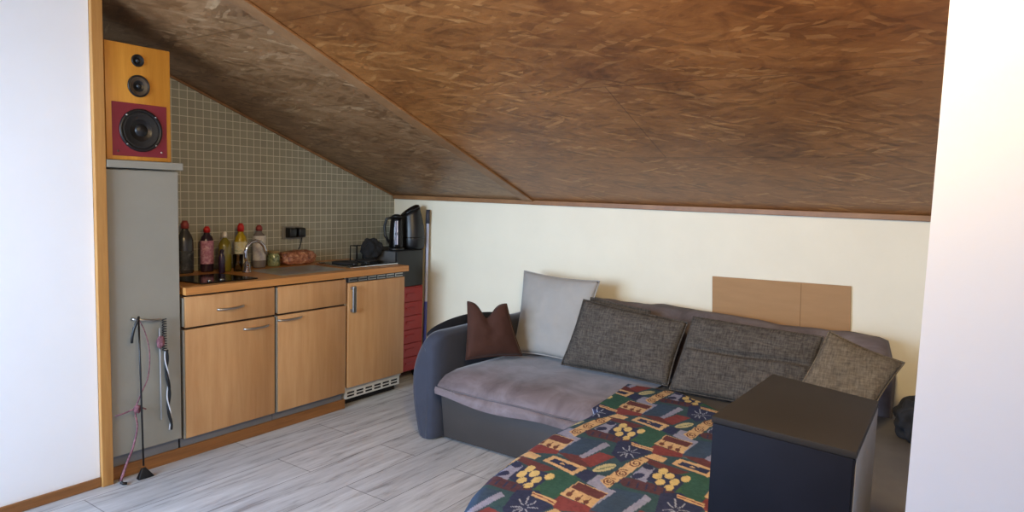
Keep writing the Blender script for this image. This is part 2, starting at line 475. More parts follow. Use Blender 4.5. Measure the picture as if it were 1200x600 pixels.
# loudspeaker on the cabinet
t = thing('loudspeaker', 'wooden three-way loudspeaker with maroon lower panel standing on the tall grey cabinet', 'speaker', (.46, -2.25, 1.491))
MB().box(.33, .58, -2.392, -2.098, 1.4915, 2.012, .004).build('enclosure', M['speakerw'], t, angle=40)
MB().box(.5802, .583, -2.368, -2.12, 1.51, 1.75, .001).build('front_panel', M['speakerr'], t)
def driver(name, y, z, r, base, frame_mat, cone_mat, cap=.3):
    o = MB().lathe([(r*.86, 0), (r, 0), (r, .004), (r*.95, .008), (r*.86, .007), (r*.84, .002)], (base, y, z), 36, 'X').build(name, frame_mat, t, True)
    MB().lathe([(r*.86, -.001), (r*.86, .004), (r*.8, .007), (r*.74, .004), (r*.4, .001), (r*.36, .0005), (.0005, .0004)], (base, y, z), 36, 'X').build('cone', cone_mat, o, True)
    MB().lathe([(r*cap, 0), (r*cap, .002), (r*cap*.8, .007), (r*cap*.4, .011), (.0005, .012)], (base, y, z), 24, 'X').build('dust_cap', M['black'], o, True)
    return o
driver('tweeter', -2.25, 1.944, .028, .5803, M['black'], M['rubber'], .42)
driver('midrange', -2.247, 1.83, .05, .5803, M['black'], M['bronze'], .25)
w_ = driver('woofer', -2.241, 1.63, .098, .5832, M['black'], M['rubber'], .3)
for a in range(4):
    an = PI/4+a*PI/2
    MB().lathe([(.004, 0), (.004, .002), (.0005, .003)], (.591, -2.241+.092*math.cos(an), 1.63+.092*math.sin(an)), 10, 'X').build('screw', M['alu'], w_, True)
for yy, zz in ((-2.345, 1.53), (-2.147, 1.535)):
    MB().lathe([(.005, 0), (.005, .002), (.0005, .003)], (.583, yy, zz), 10, 'X').build('screw', M['bronze'] if yy < -2.3 else M['alu'], t, True)

# ------------------------------------------------------------------ base units
def base_unit(y0, y1, label, drawer_handle, door_handle, corner):
    t = thing('base_cabinet', label, 'cabinet', (.3, (y0+y1)/2, 0))
    b = MB()
    b.box(.02, .558, y0, y1, .105, .838, .002)
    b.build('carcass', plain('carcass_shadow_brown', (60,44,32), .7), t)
    e = .012
    dr = MB().box(.56, .58, y0+e, y1-e*.5, .675, .830, .003).build('drawer', M['beech'], t, angle=40)
    do = MB().box(.56, .58, y0+e, y1-e*.5, .108, .664, .003).build('door', M['beech'], t, angle=40)
    b = MB(); b.box(.5585, .577, y0+.001, y0+e-.002, .108, .664, .001); b.box(.5585, .577, y0+.001, y0+e-.002, .683, .826, .001)
    b.build('edge_strip', M['grey'], t)
    if drawer_handle: bow_handle('handle', (.58, drawer_handle[0], .747), (.58, drawer_handle[1], .751), .024, M['alu'], dr)
    bow_handle('handle', (.58, door_handle[0], door_handle[2]), (.58, door_handle[1], door_handle[2]), .024, M['alu'], do)
    MB().box(.04, .543, y0, y1, .002, .103).build('plinth', M['greyd'], t)
    return t
base_unit(-2.053, -1.513, 'beech base cabinet with handled drawer and door beside the tall grey cabinet', (-1.868, -1.715), (-1.716, -1.561, .622), 0)
base_unit(-1.508, -.996, 'beech base cabinet with plain drawer front, between other base cabinet and fridge', None, (-1.5, -1.336, .64), 0)

t = thing('built_in_fridge', 'undercounter fridge with beech door and grilles above and below', 'fridge', (.3, -.73, 0))
MB().box(.03, .555, -.985, -.477, .112, .838, .002).build('body', M['ventw'], t)
MB().box(.05, .50, -.98, -.482, .002, .111, .002).build('foot_recess', M['dark'], t)
d = MB().box(.557, .58, -.982, -.48, .133, .803, .003).build('door', M['beech'], t, angle=40)
b = MB(); b.box(.581, .606, -.988+.02, -.96+.02, .62, .64, .003); b.box(.581, .606, -.968, -.94, .762, .782, .003); b.box(.6, .612, -.968, -.94, .618, .784, .004)
b.build('handle', M['alu'], d)
v = MB().box(.557, .576, -.982, -.48, .806, .837, .001).build('top_grille', M['ventd'], t)
b = MB()
for k in range(6):
    y = -.97+k*.082
    b.box(.5762, .579, y, y+.062, .826, .833); b.box(.5762, .579, y, y+.062, .810, .816); b.box(.5762, .579, y-.008, y-.002, .808, .834)
b.build('slats', M['alu'], v)
v = MB().box(.501, .548, -.97, -.485, .05, .110, .002).build('bottom_grille', M['ventw'], t)
b = MB()
for k in range(6):
    y = -.955+k*.078
    for z in (.063, .083): b.box(.5482, .5495, y, y+.058, z, z+.011)
b.build('slots', M['dark'], v)

o = MB().box(.5455, .562, -2.40, -.985, 0, .06, .003).build('plinth_board', M['plinthw'])
tag(o, 'brown wooden plinth board lying along the foot of the kitchen cabinets', 'board')

def holed_slab(xs, ys, z0, z1):
    b = MB()
    T = [[b.bm.verts.new((x, y, z1)) for y in ys] for x in xs]
    L = [[b.bm.verts.new((x, y, z0)) for y in ys] for x in xs]
    for i in range(3):
        for j in range(3):
            if i == 1 and j == 1: continue
            b.bm.faces.new((T[i][j], T[i+1][j], T[i+1][j+1], T[i][j+1]))
            b.bm.faces.new((L[i][j], L[i][j+1], L[i+1][j+1], L[i+1][j]))
    for k in range(3):
        for G in ((0, k, 0, k+1), (3, k, 3, k+1), (k, 0, k+1, 0), (k, 3, k+1, 3)):
            b.bm.faces.new((T[G[0]][G[1]], T[G[2]][G[3]], L[G[2]][G[3]], L[G[0]][G[1]]))
    for G in ((1,1,1,2), (2,1,2,2), (1,1,2,1), (1,2,2,2)):
        b.bm.faces.new((T[G[0]][G[1]], T[G[2]][G[3]], L[G[2]][G[3]], L[G[0]][G[1]]))
    return b
o = holed_slab((.0, .2, .495, .6), (-2.047, -1.255, -.955, -.462), .842, .88).build('worktop', M['worktop'], angle=40)
tag(o, 'beech kitchen worktop running over base cabinets and fridge', 'worktop')

# ------------------------------------------------------------------ sink, tap, hob
t = thing('sink', 'stainless steel inset sink with shallow bowl in the beech worktop', 'sink', (.33, -1.2, .88))
def sink_grid():
    b = MB(); x0, x1, y0, y1 = .19, .52, -1.42, -.945
    nx, ny = 34, 44
    g = []
    for i in range(nx+1):
        row = []
        for j in range(ny+1):
            x = x0+(x1-x0)*i/nx; y = y0+(y1-y0)*j/ny
            z = .8845
            # bowl
            u = max(abs(x-.345)-.09, 0); w = max(abs(y+1.10)-.085, 0); dd = math.hypot(u, w)
            if dd < .05: z -= .035*(1-(dd/.05)**2) if dd > 0 else .035
            # drainer ribs
            if y < -1.26 and .22 < x < .49: z -= .0015+.0015*math.cos((x-.22)/.027*PI*2)
            if i in (0, nx) or j in (0, ny): z = .8805
            row.append(b.bm.verts.new((x, y, z)))
        g.append(row)
    for i in range(nx):
        for j in range(ny): b.bm.faces.new((g[i][j], g[i+1][j], g[i+1][j+1], g[i][j+1]))
    return b
sink_grid().build('basin', M['sink'], t, True)
MB().lathe([(.022, 0), (.022, .002), (.016, .003), (.012, .001), (.0005, .001)], (.345, -1.10, .8505), 20).build('drain', M['chrome'], t, True)

t = thing('faucet', 'chrome swan-neck kitchen faucet arching over the sink', 'faucet', (.26, -1.478, .8805))
MB().lathe([(.026, 0), (.026, .006), (.02, .012), (.02, .05), (.016, .056), (.012, .06)], (.26, -1.478, .881), 24).build('body', M['chrome'], t, True)
sp = [(-1.478, .935), (-1.485, .97), (-1.486, 1.005), (-1.475, 1.035), (-1.452, 1.056), (-1.42, 1.066), (-1.388, 1.058), (-1.365, 1.035), (-1.352, 1.005), (-1.346, .985)]
MB().tube([(.26, y, z) for y, z in sp], .0095, 12).build('spout', M['chrome'], t, True)
MB().tube([(.275, -1.48, .918), (.30, -1.50, .925), (.33, -1.515, .94)], .006, 8).build('lever', M['chrome'], t, True)

t = thing('hob', 'dark two-plate electric hob with chrome rim at right end of worktop', 'hob', (.3, -.69, .88))
MB().box(.175, .51, -.905, -.475, .8803, .892, .004).build('rim', M['chrome'], t, angle=40)
MB().box(.187, .498, -.893, -.487, .8922, .896, .002).build('top_plate', M['blackg'], t)
for x, y, r in ((.325, -.785, .085), (.315, -.59, .075)):
    MB().lathe([(r, 0), (r, .006), (r*.93, .009), (r*.3, .009), (r*.26, .007), (.0005, .007)], (x, y, .8962), 32).build('hot_plate', M['blackm'], t, True)
for y in (-.83, -.72):
    MB().lathe([(.016, 0), (.014, .014), (.0005, .015)], (.465, y, .8962), 16).build('knob', M['black'], t, True)

t = thing('cover_plate', 'black glass plate lying flat on worktop beside the tall cabinet', 'plate', (.38, -1.77, .88))
MB().hexa([(.24,-1.97,.8803),(.545,-1.93,.8803),(.545,-1.60,.8803),(.24,-1.64,.8803),(.24,-1.97,.888),(.545,-1.93,.888),(.545,-1.60,.888),(.24,-1.64,.888)], .003).build('glass_plate', M['blackg'], t)
for y in (-1.87, -1.80):
    MB().lathe([(.012, 0), (.011, .008), (.0005, .009)], (.515, y, .8882), 14).build('knob', M['alu'], t, True)

# ------------------------------------------------------------------ bottles
def bottle(name, label, cat, x, y, w, h, capr, caph, body, capm, labelm=None, lz=(.2, .6), liquid=None, d=None, shoulder=.72, z=.8805):
    t = thing(name, label, cat, (x, y, z))
    r = w/2; sy = 1; sx = (d or w*.75)/w
    prof = [(r*.9, 0), (r, .008), (r, h*shoulder*.5), (r*.97, h*shoulder), (r*.8, h*(shoulder+.1)), (r*.5, h*.92), (capr*.85, h*.96), (capr*.85, h)]
    MB().lathe(prof, (x, y, z), 26, sx=sx).build('body', body, t, True)
    MB().lathe([(capr, 0), (capr, caph*.6), (capr*.75, caph*.8), (capr*.55, caph), (.0005, caph)], (x, y, z+h-.004), 18, sx=1).build('cap', capm, t, True)
    if labelm:
        MB().lathe([(r*1.012, h*lz[0]), (r*1.015, h*lz[0]+.001), (r*1.015, h*lz[1]-.001), (r*1.012, h*lz[1])], (x, y, z), 26, sx=sx*1.01).build('label', labelm, t, True)
    return t
red = plain('red_cap', (190,34,34), .4, var=.08); whitecap = plain('white_cap', (226,220,206), .5, var=.05); dredcap = plain('dull_red_cap', (142,58,56), .45)
bottle('bottle', 'dark grey bottle with red cap half hidden behind tall cabinet edge', 'bottle', .07, -1.745, .095, .26, .022, .045,
       plain('smoky_bottle', (56,56,56), .25), dredcap, mottled('dark_label', [(.4, (30,32,34)), (.6, (60,64,66)), (.7, (120,122,120))], 26), (.08, .5))
bottle('bottle', 'bottle of purple detergent with pink label and red cap', 'bottle', .08, -1.618, .078, .235, .019, .035,
       plain('purple_bottle', (52,36,50), .2), red, mottled('pink_label', [(.35, (150,84,110)), (.5, (190,130,150)), (.66, (216,176,186))], 40), (.2, .78), shoulder=.78)
bottle('bottle', 'small dark purple bottle in front of the pink-labelled one', 'bottle', .185, -1.59, .038, .125, .012, .016,
       plain('violet_bottle', (46,28,58), .25), plain('violet_cap', (40,26,48), .4))
bottle('bottle', 'yellow-green see-through bottle with white pump cap', 'bottle', .13, -1.535, .078, .205, .013, .035,
       plain('olive_liquid', (122,112,36), .15), whitecap, shoulder=.74)
bottle('bottle', 'yellow cleaner bottle with pale label and red cap behind the faucet', 'bottle', .10, -1.41, .08, .235, .02, .05,
       plain('yellow_bottle', (172,146,20), .25), red, mottled('pale_label', [(.4, (206,196,140)), (.55, (214,210,190)), (.68, (120,140,60))], 30), (.15, .72), shoulder=.74)
bottle('bottle', 'clear grey bottle with white label and dull red cap', 'bottle', .09, -1.275, .085, .235, .02, .036,
       plain('clear_plastic', (118,112,110), .2), dredcap, mottled('white_label', [(.4, (206,204,200)), (.6, (180,178,176)), (.7, (70,72,90))], 22), (.2, .85), shoulder=.78)
t = thing('drinking_glass', 'empty clear drinking glass among the cleaning bottles', 'glass', (.17, -1.475, .8805))
MB().lathe([(.026, 0), (.03, .1), (.0285, .1), (.025, .005), (.0005, .004)], (.17, -1.475, .8806), 24).build('tumbler', glass('clear_glass', (225,228,222), .02, 1), t, True)
t = thing('jar', 'small lidded jar with green contents beside the brown packet', 'jar', (.07, -1.155, .8805))
MB().lathe([(.036, 0), (.039, .01), (.039, .065), (.033, .076), (.033, .082)], (.07, -1.155, .8806), 24).build('body', mottled('green_contents', [(.4, (78,92,48)), (.55, (150,160,120)), (.7, (60,60,40))], 30, .15), t, True)
MB().lathe([(.036, 0), (.036, .014), (.0005, .015)], (.07, -1.155, .963), 24).build('lid', plain('straw_lid', (140,122,84), .4), t, True)

def lump(name, cen, ax, amp, freq, mat, parent=None, seed=0, sub=4, power=2.0, flat=None, rot=0):
    b = MB()
    r = bmesh.ops.create_icosphere(b.bm, subdivisions=sub, radius=1)
    c, s = math.cos(rot), math.sin(rot)
    for v in b.bm.verts:
        d = v.co.normalized()
        k = (abs(d.x)**power+abs(d.y)**power+abs(d.z)**power)**(-1/power)
        q = d*k
        n = noise.noise(d*freq+Vector((seed, seed*2, 0)))
        q = q*(1+amp*n)
        x, y, z = q.x*ax[0], q.y*ax[1], q.z*ax[2]
        x, y = x*c-y*s, x*s+y*c
        v.co = Vector((cen[0]+x, cen[1]+y, cen[2]+z))
        if flat is not None and v.co.z < flat: v.co.z = flat
    return b.build(name, mat, parent, True)
o = lump('food_packet', (.085, -.98, .927), (.06, .125, .046), .22, 4.5, mottled('brown_wrapper', [(.3, (88,50,34)), (.48, (150,92,64)), (.6, (184,130,96)), (.74, (214,186,160))], 34, .35), power=3.4, flat=.8808, seed=3)
tag(o, 'brown mottled food packet lying against tiles beneath the plugs', 'packet')

# socket and plugs
t = thing('wall_socket', 'grey double wall socket on the mosaic tiles above brown packet', 'socket', (.0, -.96, 1.05))
MB().box(.0005, .011, -1.042, -.882, 1.045, 1.128, .003).build('plate', plain('grey_socket', (128,124,114), .4), t)
for y in (-.99, -.92): MB().lathe([(.026, 0), (.026, .003), (.022, .003), (.022, .001), (.0005, .001)], (.0112, y, 1.087), 24, 'X').build('outlet', plain('socket_face', (112,108,100), .4), t, True)
for y, lab, cab in ((-.992, 'black mains plug in the left outlet, without visible cable', False), (-.917, 'black mains plug in the right outlet with cable hanging down', True)):
    t = thing('mains_plug', lab, 'plug', (.03, y, 1.05))
    MB().hexa([(.0142,y-.032,1.052),(.0142,y+.032,1.052),(.0142,y+.032,1.122),(.0142,y-.032,1.122),(.06,y-.026,1.058),(.06,y+.026,1.058),(.06,y+.026,1.116),(.06,y-.026,1.116)], .006).build('housing', M['black'], t, angle=40)
    if cab: MB().tube([(.045, y, 1.052), (.048, y-.004, 1.03), (.05, y-.018, .99), (.045, y-.026, .975)], .004, 8).build('cable', M['black'], t, True)

# ------------------------------------------------------------------ corner: drawers, oven, fryer, kettle
HX, HY0, HY1 = .40, -.372, -.092
t = thing('drawer_unit', 'red metal drawer unit on castors between fridge and back wall', 'drawer unit', (.22, -.23, 0))
MB().box(.04, HX-.006, HY0, HY1, .062, .69, .002).build('carcass', M['redm'], t)
for k in range(6):
    z = .07+k*.1025
    d = MB().box(HX-.005, HX+.004, HY0+.008, HY1-.008, z, z+.096, .002).build('drawer', M['redm'], t)
    b = MB(); b.box(HX+.0045, HX+.012, -.275, -.19, z+.055, z+.061); b.box(HX+.0045, HX+.0065, -.275, -.19, z+.035, z+.055)
    b.build('handle', M['redm'], d)
for x, y in ((.08, HY0+.03), (.08, HY1-.03), (.36, HY0+.03), (.36, HY1-.03)):
    MB().tube([(x, y-.009, .03), (x, y+.009, .03)], .029, 16).build('castor', M['black'], t, True)

t = thing('mini_oven', 'black boxy appliance with grey side on top of the red drawer unit', 'oven', (.22, -.23, .691))
MB().box(.045, .39, -.375, -.095, .6915, .957, .006).build('housing', M['blackm'], t, angle=40)
MB().box(.3905, .4, -.372, -.098, .695, .953, .003).build('front_panel', M['black'], t, angle=40)
MB().box(.055, .386, -.3775, -.3752, .70, .95).build('side_panel', plain('grey_side_panel', (86,86,86), .45), t)

t = thing('air_fryer', 'tall rounded black air fryer with slanted top behind the kettle', 'air fryer', (.31, -.135, .9575))
fx, fy = .315, -.13
def fryer_shape(b):
    for v in b.bm.verts:
        h = v.co.z-.958
        d = (v.co.x-fx)*.82+(v.co.y-fy)*.57
        k = max(0, (h-.12)/.16)
        v.co.z += d*.55*k
        v.co.x -= .82*.02*k; v.co.y -= .57*.02*k
    return b
prof = [(.07, 0), (.086, .006), (.093, .03), (.095, .08), (.092, .14), (.085, .20), (.077, .245), (.073, .27)]
fryer_shape(MB().lathe(prof, (fx, fy, .958), 32)).build('body', M['black'], t, True)
fryer_shape(MB().lathe([(.074, .2705), (.074, .276), (.066, .290), (.045, .300), (.02, .304), (.0005, .305)], (fx, fy, .958), 32)).build('lid', M['blackg'], t, True)
fryer_shape(MB().lathe([(.0935, .083), (.0965, .084), (.0965, .09), (.0935, .091)], (fx, fy, .958), 32)).build('basket_rim', M['blackg'], t, True)

t = thing('kettle', 'black and steel electric kettle beside the air fryer on the boxy appliance', 'kettle', (.316, -.296, .9575))
kx, ky = .316, -.296
MB().lathe([(.06, 0), (.06, .012), (.055, .018), (.0005, .018)], (kx, ky, .9575), 28).build('base', M['black'], t, True)
MB().lathe([(.052, 0), (.053, .01), (.05, .10), (.043, .19), (.038, .215)], (kx, ky, .977), 28).build('jug', plain('kettle_black_steel', (40,38,38), .18, .8), t, True)
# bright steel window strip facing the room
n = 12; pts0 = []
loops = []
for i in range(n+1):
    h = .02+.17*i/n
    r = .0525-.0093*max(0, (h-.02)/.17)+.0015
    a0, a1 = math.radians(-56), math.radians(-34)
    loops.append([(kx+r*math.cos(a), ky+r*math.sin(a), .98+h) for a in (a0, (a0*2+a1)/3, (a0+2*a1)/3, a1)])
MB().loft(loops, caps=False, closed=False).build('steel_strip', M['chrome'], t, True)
MB().lathe([(.0385, 0), (.037, .012), (.02, .022), (.008, .024), (.0005, .024)], (kx, ky, 1.1925), 24).build('lid', M['black'], t, True)
MB().tube([(kx-.028, ky-.022, 1.19), (kx-.058, ky-.042, 1.182), (kx-.07, ky-.05, 1.13), (kx-.066, ky-.047, 1.06), (kx-.04, ky-.03, 1.01)], .01, 10).build('handle', M['black'], t, True)

t = thing('wire_rack', 'small black wire rack standing on worktop beside the hob', 'rack', (.13, -.55, .88))
b = MB()
rx0, rx1, ry0, ry1, rz = .10, .162, -.535, -.472, .985
for x in (rx0, rx1):
    b.tube([(x, ry0, .8865), (x, ry0, rz), (x, ry1, rz), (x, ry1, .8865)], .004, 8)
for y in (ry0, -.503, ry1):
    b.tube([(rx0, y, rz), (rx1, y, rz)], .0035, 8)
b.build('frame', M['black'], t, True)
for x in (rx0, rx1):
    for y in (ry0, ry1): MB().cyl((x, y, .8804), (x, y, .8864), .007, n=10).build('foot', M['black'], t)

o = lump('cloth_bag', (.238, -.462, .964), (.058, .072, .072), .3, 2.2, M['cloth'], seed=12, sub=5, flat=.8965, power=2.3, rot=-.3)
tag(o, 'crumpled black cloth bag wedged between wire rack and black boxy appliance', 'bag')

t = thing('broom', 'pale broom handle with dark grip leaning upright on the back wall', 'broom', (.395, -.06, 0))
MB().tube([(.395, -.062, .07), (.388, -.045, .6), (.3835, -.036, 1.147)], .0115, 12).build('handle', plain('pale_handle', (186,190,212), .4, var=.05), t, True)
MB().tube([(.3835, -.036, 1.147), (.382, -.033, 1.25)], .0145, 12).build('grip', plain('dark_grip', (52,52,62), .6), t, True)
MB().tube([(.3936, -.0612, .16), (.3905, -.051, .42), (.3885, -.0465, .56)], .0122, 12).build('blue_sleeve', plain('blue_sleeve', (70,80,160), .45), t, True)
MB().box(.355, .435, -.086, -.01, .0, .08, .008).build('brush_head', plain('blue_brush', (60,70,120), .7), t, angle=40)

# ------------------------------------------------------------------ sofa
t = thing('corner_sofa', 'dark grey corner sofa with rounded left arm and mauve velvet seat', 'sofa', (2.5, -.6, 0))
def smooth_closed(pts, n=6):
    out = []
    m = len(pts)
    for i in range(m):
        p0, p1, p2, p3 = (Vector(pts[(i+k-1) % m]) for k in range(4))
        for j in range(n):
            u = j/n
            out.append(tuple(.5*((2*p1)+(p2-p0)*u+(2*p0-5*p1+4*p2-p3)*u*u+(3*p1-p0-3*p2+p3)*u**3)))
    return out
def smooth_open(pts, n=8):
    P = [Vector(p) for p in pts]; P = [P[0]*2-P[1]]+P+[P[-1]*2-P[-2]]
    out = []
    for i in range(1, len(P)-2):
        p0, p1, p2, p3 = P[i-1:i+3]
        for j in range(n):
            u = j/n
            out.append(.5*((2*p1)+(p2-p0)*u+(2*p0-5*p1+4*p2-p3)*u*u+(3*p1-p0-3*p2+p3)*u**3))
    out.append(P[-2])
    return out

# base front (leaning slightly in at the floor) and chaise base
SX0, SX1 = 1.392, 3.735
b = MB()
b.hexa([(SX0,-1.0,.012),(2.46,-1.0,.012),(2.46,-.06,.012),(SX0,-.06,.012),(SX0,-1.035,.29),(2.46,-1.035,.29),(2.46,-.06,.29),(SX0,-.06,.29)], .01)
b.build('base', M['leather'], t, angle=40)
LEFT = [(-.52, 2.33), (-.8, 2.365), (-1.2, 2.40), (-1.5, 2.388), (-1.82, 2.415), (-2.0, 2.446), (-2.15, 2.49), (-2.27, 2.54), (-2.4, 2.63), (-2.5, 2.76), (-2.55, 2.95)]
def xleft(y):
    for (a, xa), (c, xc) in zip(LEFT, LEFT[1:]):
        if c <= y <= a: return xa+(xc-xa)*(y-a)/(c-a)
    return LEFT[0][1] if y > LEFT[0][0] else LEFT[-1][1]
out = [(2.465, -.06), (2.465, -1.06)]+[(xleft(y)+.02, y) for y in np.linspace(-1.08, -2.53, 26)]+[(SX1, -2.54), (SX1, -.06)]
b = MB(); b.prism(out, 'Z', .012, .29, .01); b.build('chaise_base', M['leather'], t, angle=40)
b = MB(); b.prism([(2.452, -.24), (2.452, -1.05)]+out[2:-1]+[(SX1, -.24)], 'Z', .292, .392, .025, 4); b.build('chaise_cushion', plain('worn_grey_leatherette', (88,84,80), .6, var=.18, scale=6), t, angle=50)

# velvet seat cushion with drooping hem
prof = [(-.24,.30),(-.24,.375),(-.4,.39),(-.7,.402),(-.9,.40),(-1.0,.385),(-1.05,.355),(-1.068,.325),(-1.062,.312),(-1.085,.302),(-1.092,.285),(-1.088,.262),(-1.076,.262),(-1.05,.296)]
loops = []
for i in range(41):
    u = i/40; x = 1.398+(2.448-1.398)*u
    e = min(u, 1-u)*40/3
    l = []
    for (y, z) in prof:
        k = 1
        n1 = noise.noise(Vector((x*5, y*5, 0)))*.010
        dz = n1 if z > .33 else n1*.4
        if z < .31 and y < -1.04: dz += -.01+.012*math.cos(u*9)+(.02*(1-u) if u < .6 else .008)
        if u < .05 and z > .33: dz += -.012*(1-u/.05)
        l.append((x, y, z+dz))
    loops.append(l)
sc = MB().loft(loops).build('seat_cushion', M['velvet'], t, angle=65)
# piping along the front of the seat
MB().tube([(1.40+1.04*i/40, -1.064, .318+noise.noise(Vector(((1.40+1.04*i/40)*5, -5.3, 0)))*.006) for i in range(41)], .006, 8).build('piping', M['velvetd'], sc, True)

# left arm
ap = [(1.37,.0),(1.24,.0),(1.20,.09),(1.174,.22),(1.170,.34),(1.186,.44),(1.222,.53),(1.27,.588),(1.325,.612),(1.372,.60),(1.388,.55),(1.387,.3),(1.386,.08)]
ap = smooth_closed([(x, z) for x, z in ap], 5)
cxm, czm = 1.29, .3
loops = []
RD = .11
ds = [0, .004, .012, .025, .042, .062, .085, RD]
ys = [(-1.066+d, (RD-math.sqrt(max(0, RD*RD-(RD-d)**2)))*.62) for d in ds]+[(y, 0) for y in (-.9, -.75, -.6, -.45, -.3, -.13)]+[(-.11, .012), (-.105, .03)]
for y, k in ys:
    l = []
    for x, z in ap:
        xx = x+k if x < 1.25 else x-k*.75 if x > 1.34 else x
        if 1.25 <= x <= 1.34: xx = x+k*(1.295-x)/.05
        zz = z-k*1.1*max(0, min(1, (z-.35)/.2))
        l.append((xx, y, max(.004, zz)))
    loops.append(l)
arm = MB().loft(loops).build('left_arm', M['arm'], t, angle=75)
# dark bolster on the outer rear of the arm
loops = []
for i in range(21):
    u = i/20; y = -.97+.75*u
    s = math.sin(PI*min(1, max(0.02, u*.96+.02)))**.5
    loops.append([(1.245+.075*s*math.cos(a), y, .57+.075*s*math.sin(a)) for a in np.linspace(0, 2*PI, 20, endpoint=False)])
MB().loft(loops).build('arm_bolster', M['armd'], t, True)

# back: low corner part and high velvet covered back
b = MB(); b.box(1.39, 1.64, -.2, -.04, .29, .50, .05, 4); b.build('corner_back', M['arm'], t, angle=60)
bp = [(-.035,.30),(-.03,.5),(-.035,.68),(-.06,.745),(-.12,.772),(-.19,.77),(-.235,.735),(-.25,.65),(-.26,.5),(-.262,.41),(-.25,.30)]
loops = []
for i in range(49):
    u = i/48; x = 1.645+(3.505-1.645)*u
    sl = .767-(.767-.742)*max(0, (u-.45)/.55)
    e = 1.0
    d = min(x-1.645, 3.505-x)
    if d < .06: e = math.sqrt(max(0, 1-((.06-d)/.06)**2))*.35+.65
    l = []
    for y, z in bp:
        n1 = noise.noise(Vector((x*3.2, y*9, z*9)))*.014+noise.noise(Vector((x*11, y*6, z*18)))*.007
        zz = z-(.772-sl)*(z-.3)/.47
        zz = .3+(zz-.3)*(e if z > .6 else 1)
        yy = -.145+(y+.145)*(.5+.5*e)
        k = 1 if z > .6 else .3
        l.append((x, min(yy+n1*.5*k, -.022), zz+n1*k))
    loops.append(l)
MB().loft(loops).build('backrest', M['velvetd'], t, angle=70)

# ------------------------------------------------------------------ cushions
def pillow(name, label, TL, TR, BR, BL, thick, mat, pinch=.035, dip=0, seed=0, n=30, wr=.006, parent=None, crease=None, ear=0, puff=.5):
    TL, TR, BR, BL = (Vector(p) for p in (TL, TR, BR, BL))
    nrm = (TR-TL).cross(TL-BL).normalized()   # towards the room
    c = (TL+TR+BR+BL)/4
    if nrm.y > 0: nrm = -nrm
    b = MB()
    def P(u, v, side):
        uu = u; vv = v
        p = TL.lerp(TR, u).lerp(BL.lerp(BR, u), v)
        # concave edges
        ex = (TR-TL).normalized(); ey = (BL-TL).normalized()
        W = (TR-TL).length; Hh = (BL-TL).length
        p += ex*(pinch*W)*math.sin(PI*v)*(1-2*u)*abs(1-2*u)
        p += ey*(pinch*Hh)*math.sin(PI*u)*(1-2*v)*abs(1-2*v)
        if dip: p += ey*dip*math.exp(-((u-.5)/.2)**2)*(1-v)**2
        h = thick/2*(max(0, (1-abs(2*u-1)**2.6))*max(0, (1-abs(2*v-1)**2.6)))**puff
        if dip: h *= 1-.6*math.exp(-((u-.5)/.16)**2)*(1-v)**1.5
        if crease and side > 0: h -= .030*math.exp(-((v-crease-.02*math.sin(u*5))/.03)**2)*(math.sin(PI*u)**.5 if 0 < u < 1 else 0)
        w = wr*(noise.noise(Vector((u*6+seed, v*6, side*3)))+.5*noise.noise(Vector((u*14, v*14+seed, side))))
        ed = min(u, 1-u, v, 1-v)*8
        return p+nrm*(side*h+w*min(1, ed)*1.5)
    F = [[b.bm.verts.new(P(i/n, j/n, 1)) for j in range(n+1)] for i in range(n+1)]
    B = [[F[i][j] if i in (0, n) or j in (0, n) else b.bm.verts.new(P(i/n, j/n, -1)) for j in range(n+1)] for i in range(n+1)]
    for i in range(n):
        for j in range(n):
            b.bm.faces.new((F[i][j], F[i+1][j], F[i+1][j+1], F[i][j+1]))
            f = (B[i][j], B[i][j+1], B[i+1][j+1], B[i+1][j])
            if len(set(f)) == 4:
                try: b.bm.faces.new(f)
                except ValueError: pass
    edge = [P(i/n, 0, 0) for i in range(n)]+[P(1, j/n, 0) for j in range(n)]+[P(1-i/n, 1, 0) for i in range(n)]+[P(0, 1-j/n, 0) for j in range(n)]
    o = b.build(name, mat, smooth=True)
    tag(o, label, 'cushion')
    MB().tube(edge, .004, 6, closed=True).build('seam', mat, o, True)
    return o

pillow('throw_pillow', 'light grey plush cushion standing tallest on the sofa', (1.39,-.225,.898), (1.955,-.265,.890), (1.925,-.41,.41), (1.462,-.43,.412), .13, M['lightg'], .03, seed=2)
pillow('throw_pillow', 'small chocolate brown cushion with notched top beside the left arm', (1.352,-.76,.754), (1.519,-.60,.741), (1.598,-.535,.43), (1.437,-.869,.44), .11, M['brownp'], .03, dip=.085, seed=5, wr=.003)
pillow('back_cushion', 'dark grey woven cushion mostly hidden, peeking over the one in front', (1.944,-.345,.80), (2.318,-.345,.768), (2.33,-.375,.45), (1.93,-.375,.46), .05, M['wv'], .01, seed=8)
pillow('back_cushion', 'dark grey woven cushion leaning beside the light grey plush one', (1.937,-.42,.795), (2.562,-.415,.744), (2.514,-.53,.418), (1.862,-.52,.42), .13, M['wv'], .015, seed=11)
pillow('back_cushion', 'widest dark grey woven cushion with horizontal crease, below the cardboard', (2.575,-.375,.772), (3.218,-.375,.757), (3.186,-.55,.41), (2.535,-.555,.41), .125, M['wv'], .008, seed=14, crease=.42, puff=.38, n=56)
pillow('throw_pillow', 'olive brown woven cushion tilted at the right end of sofa behind black box', (3.262,-.50,.811), (3.570,-.50,.715), (3.46,-.68,.470), (3.145,-.68,.49), .11, M['wvo'], .03, seed=17)

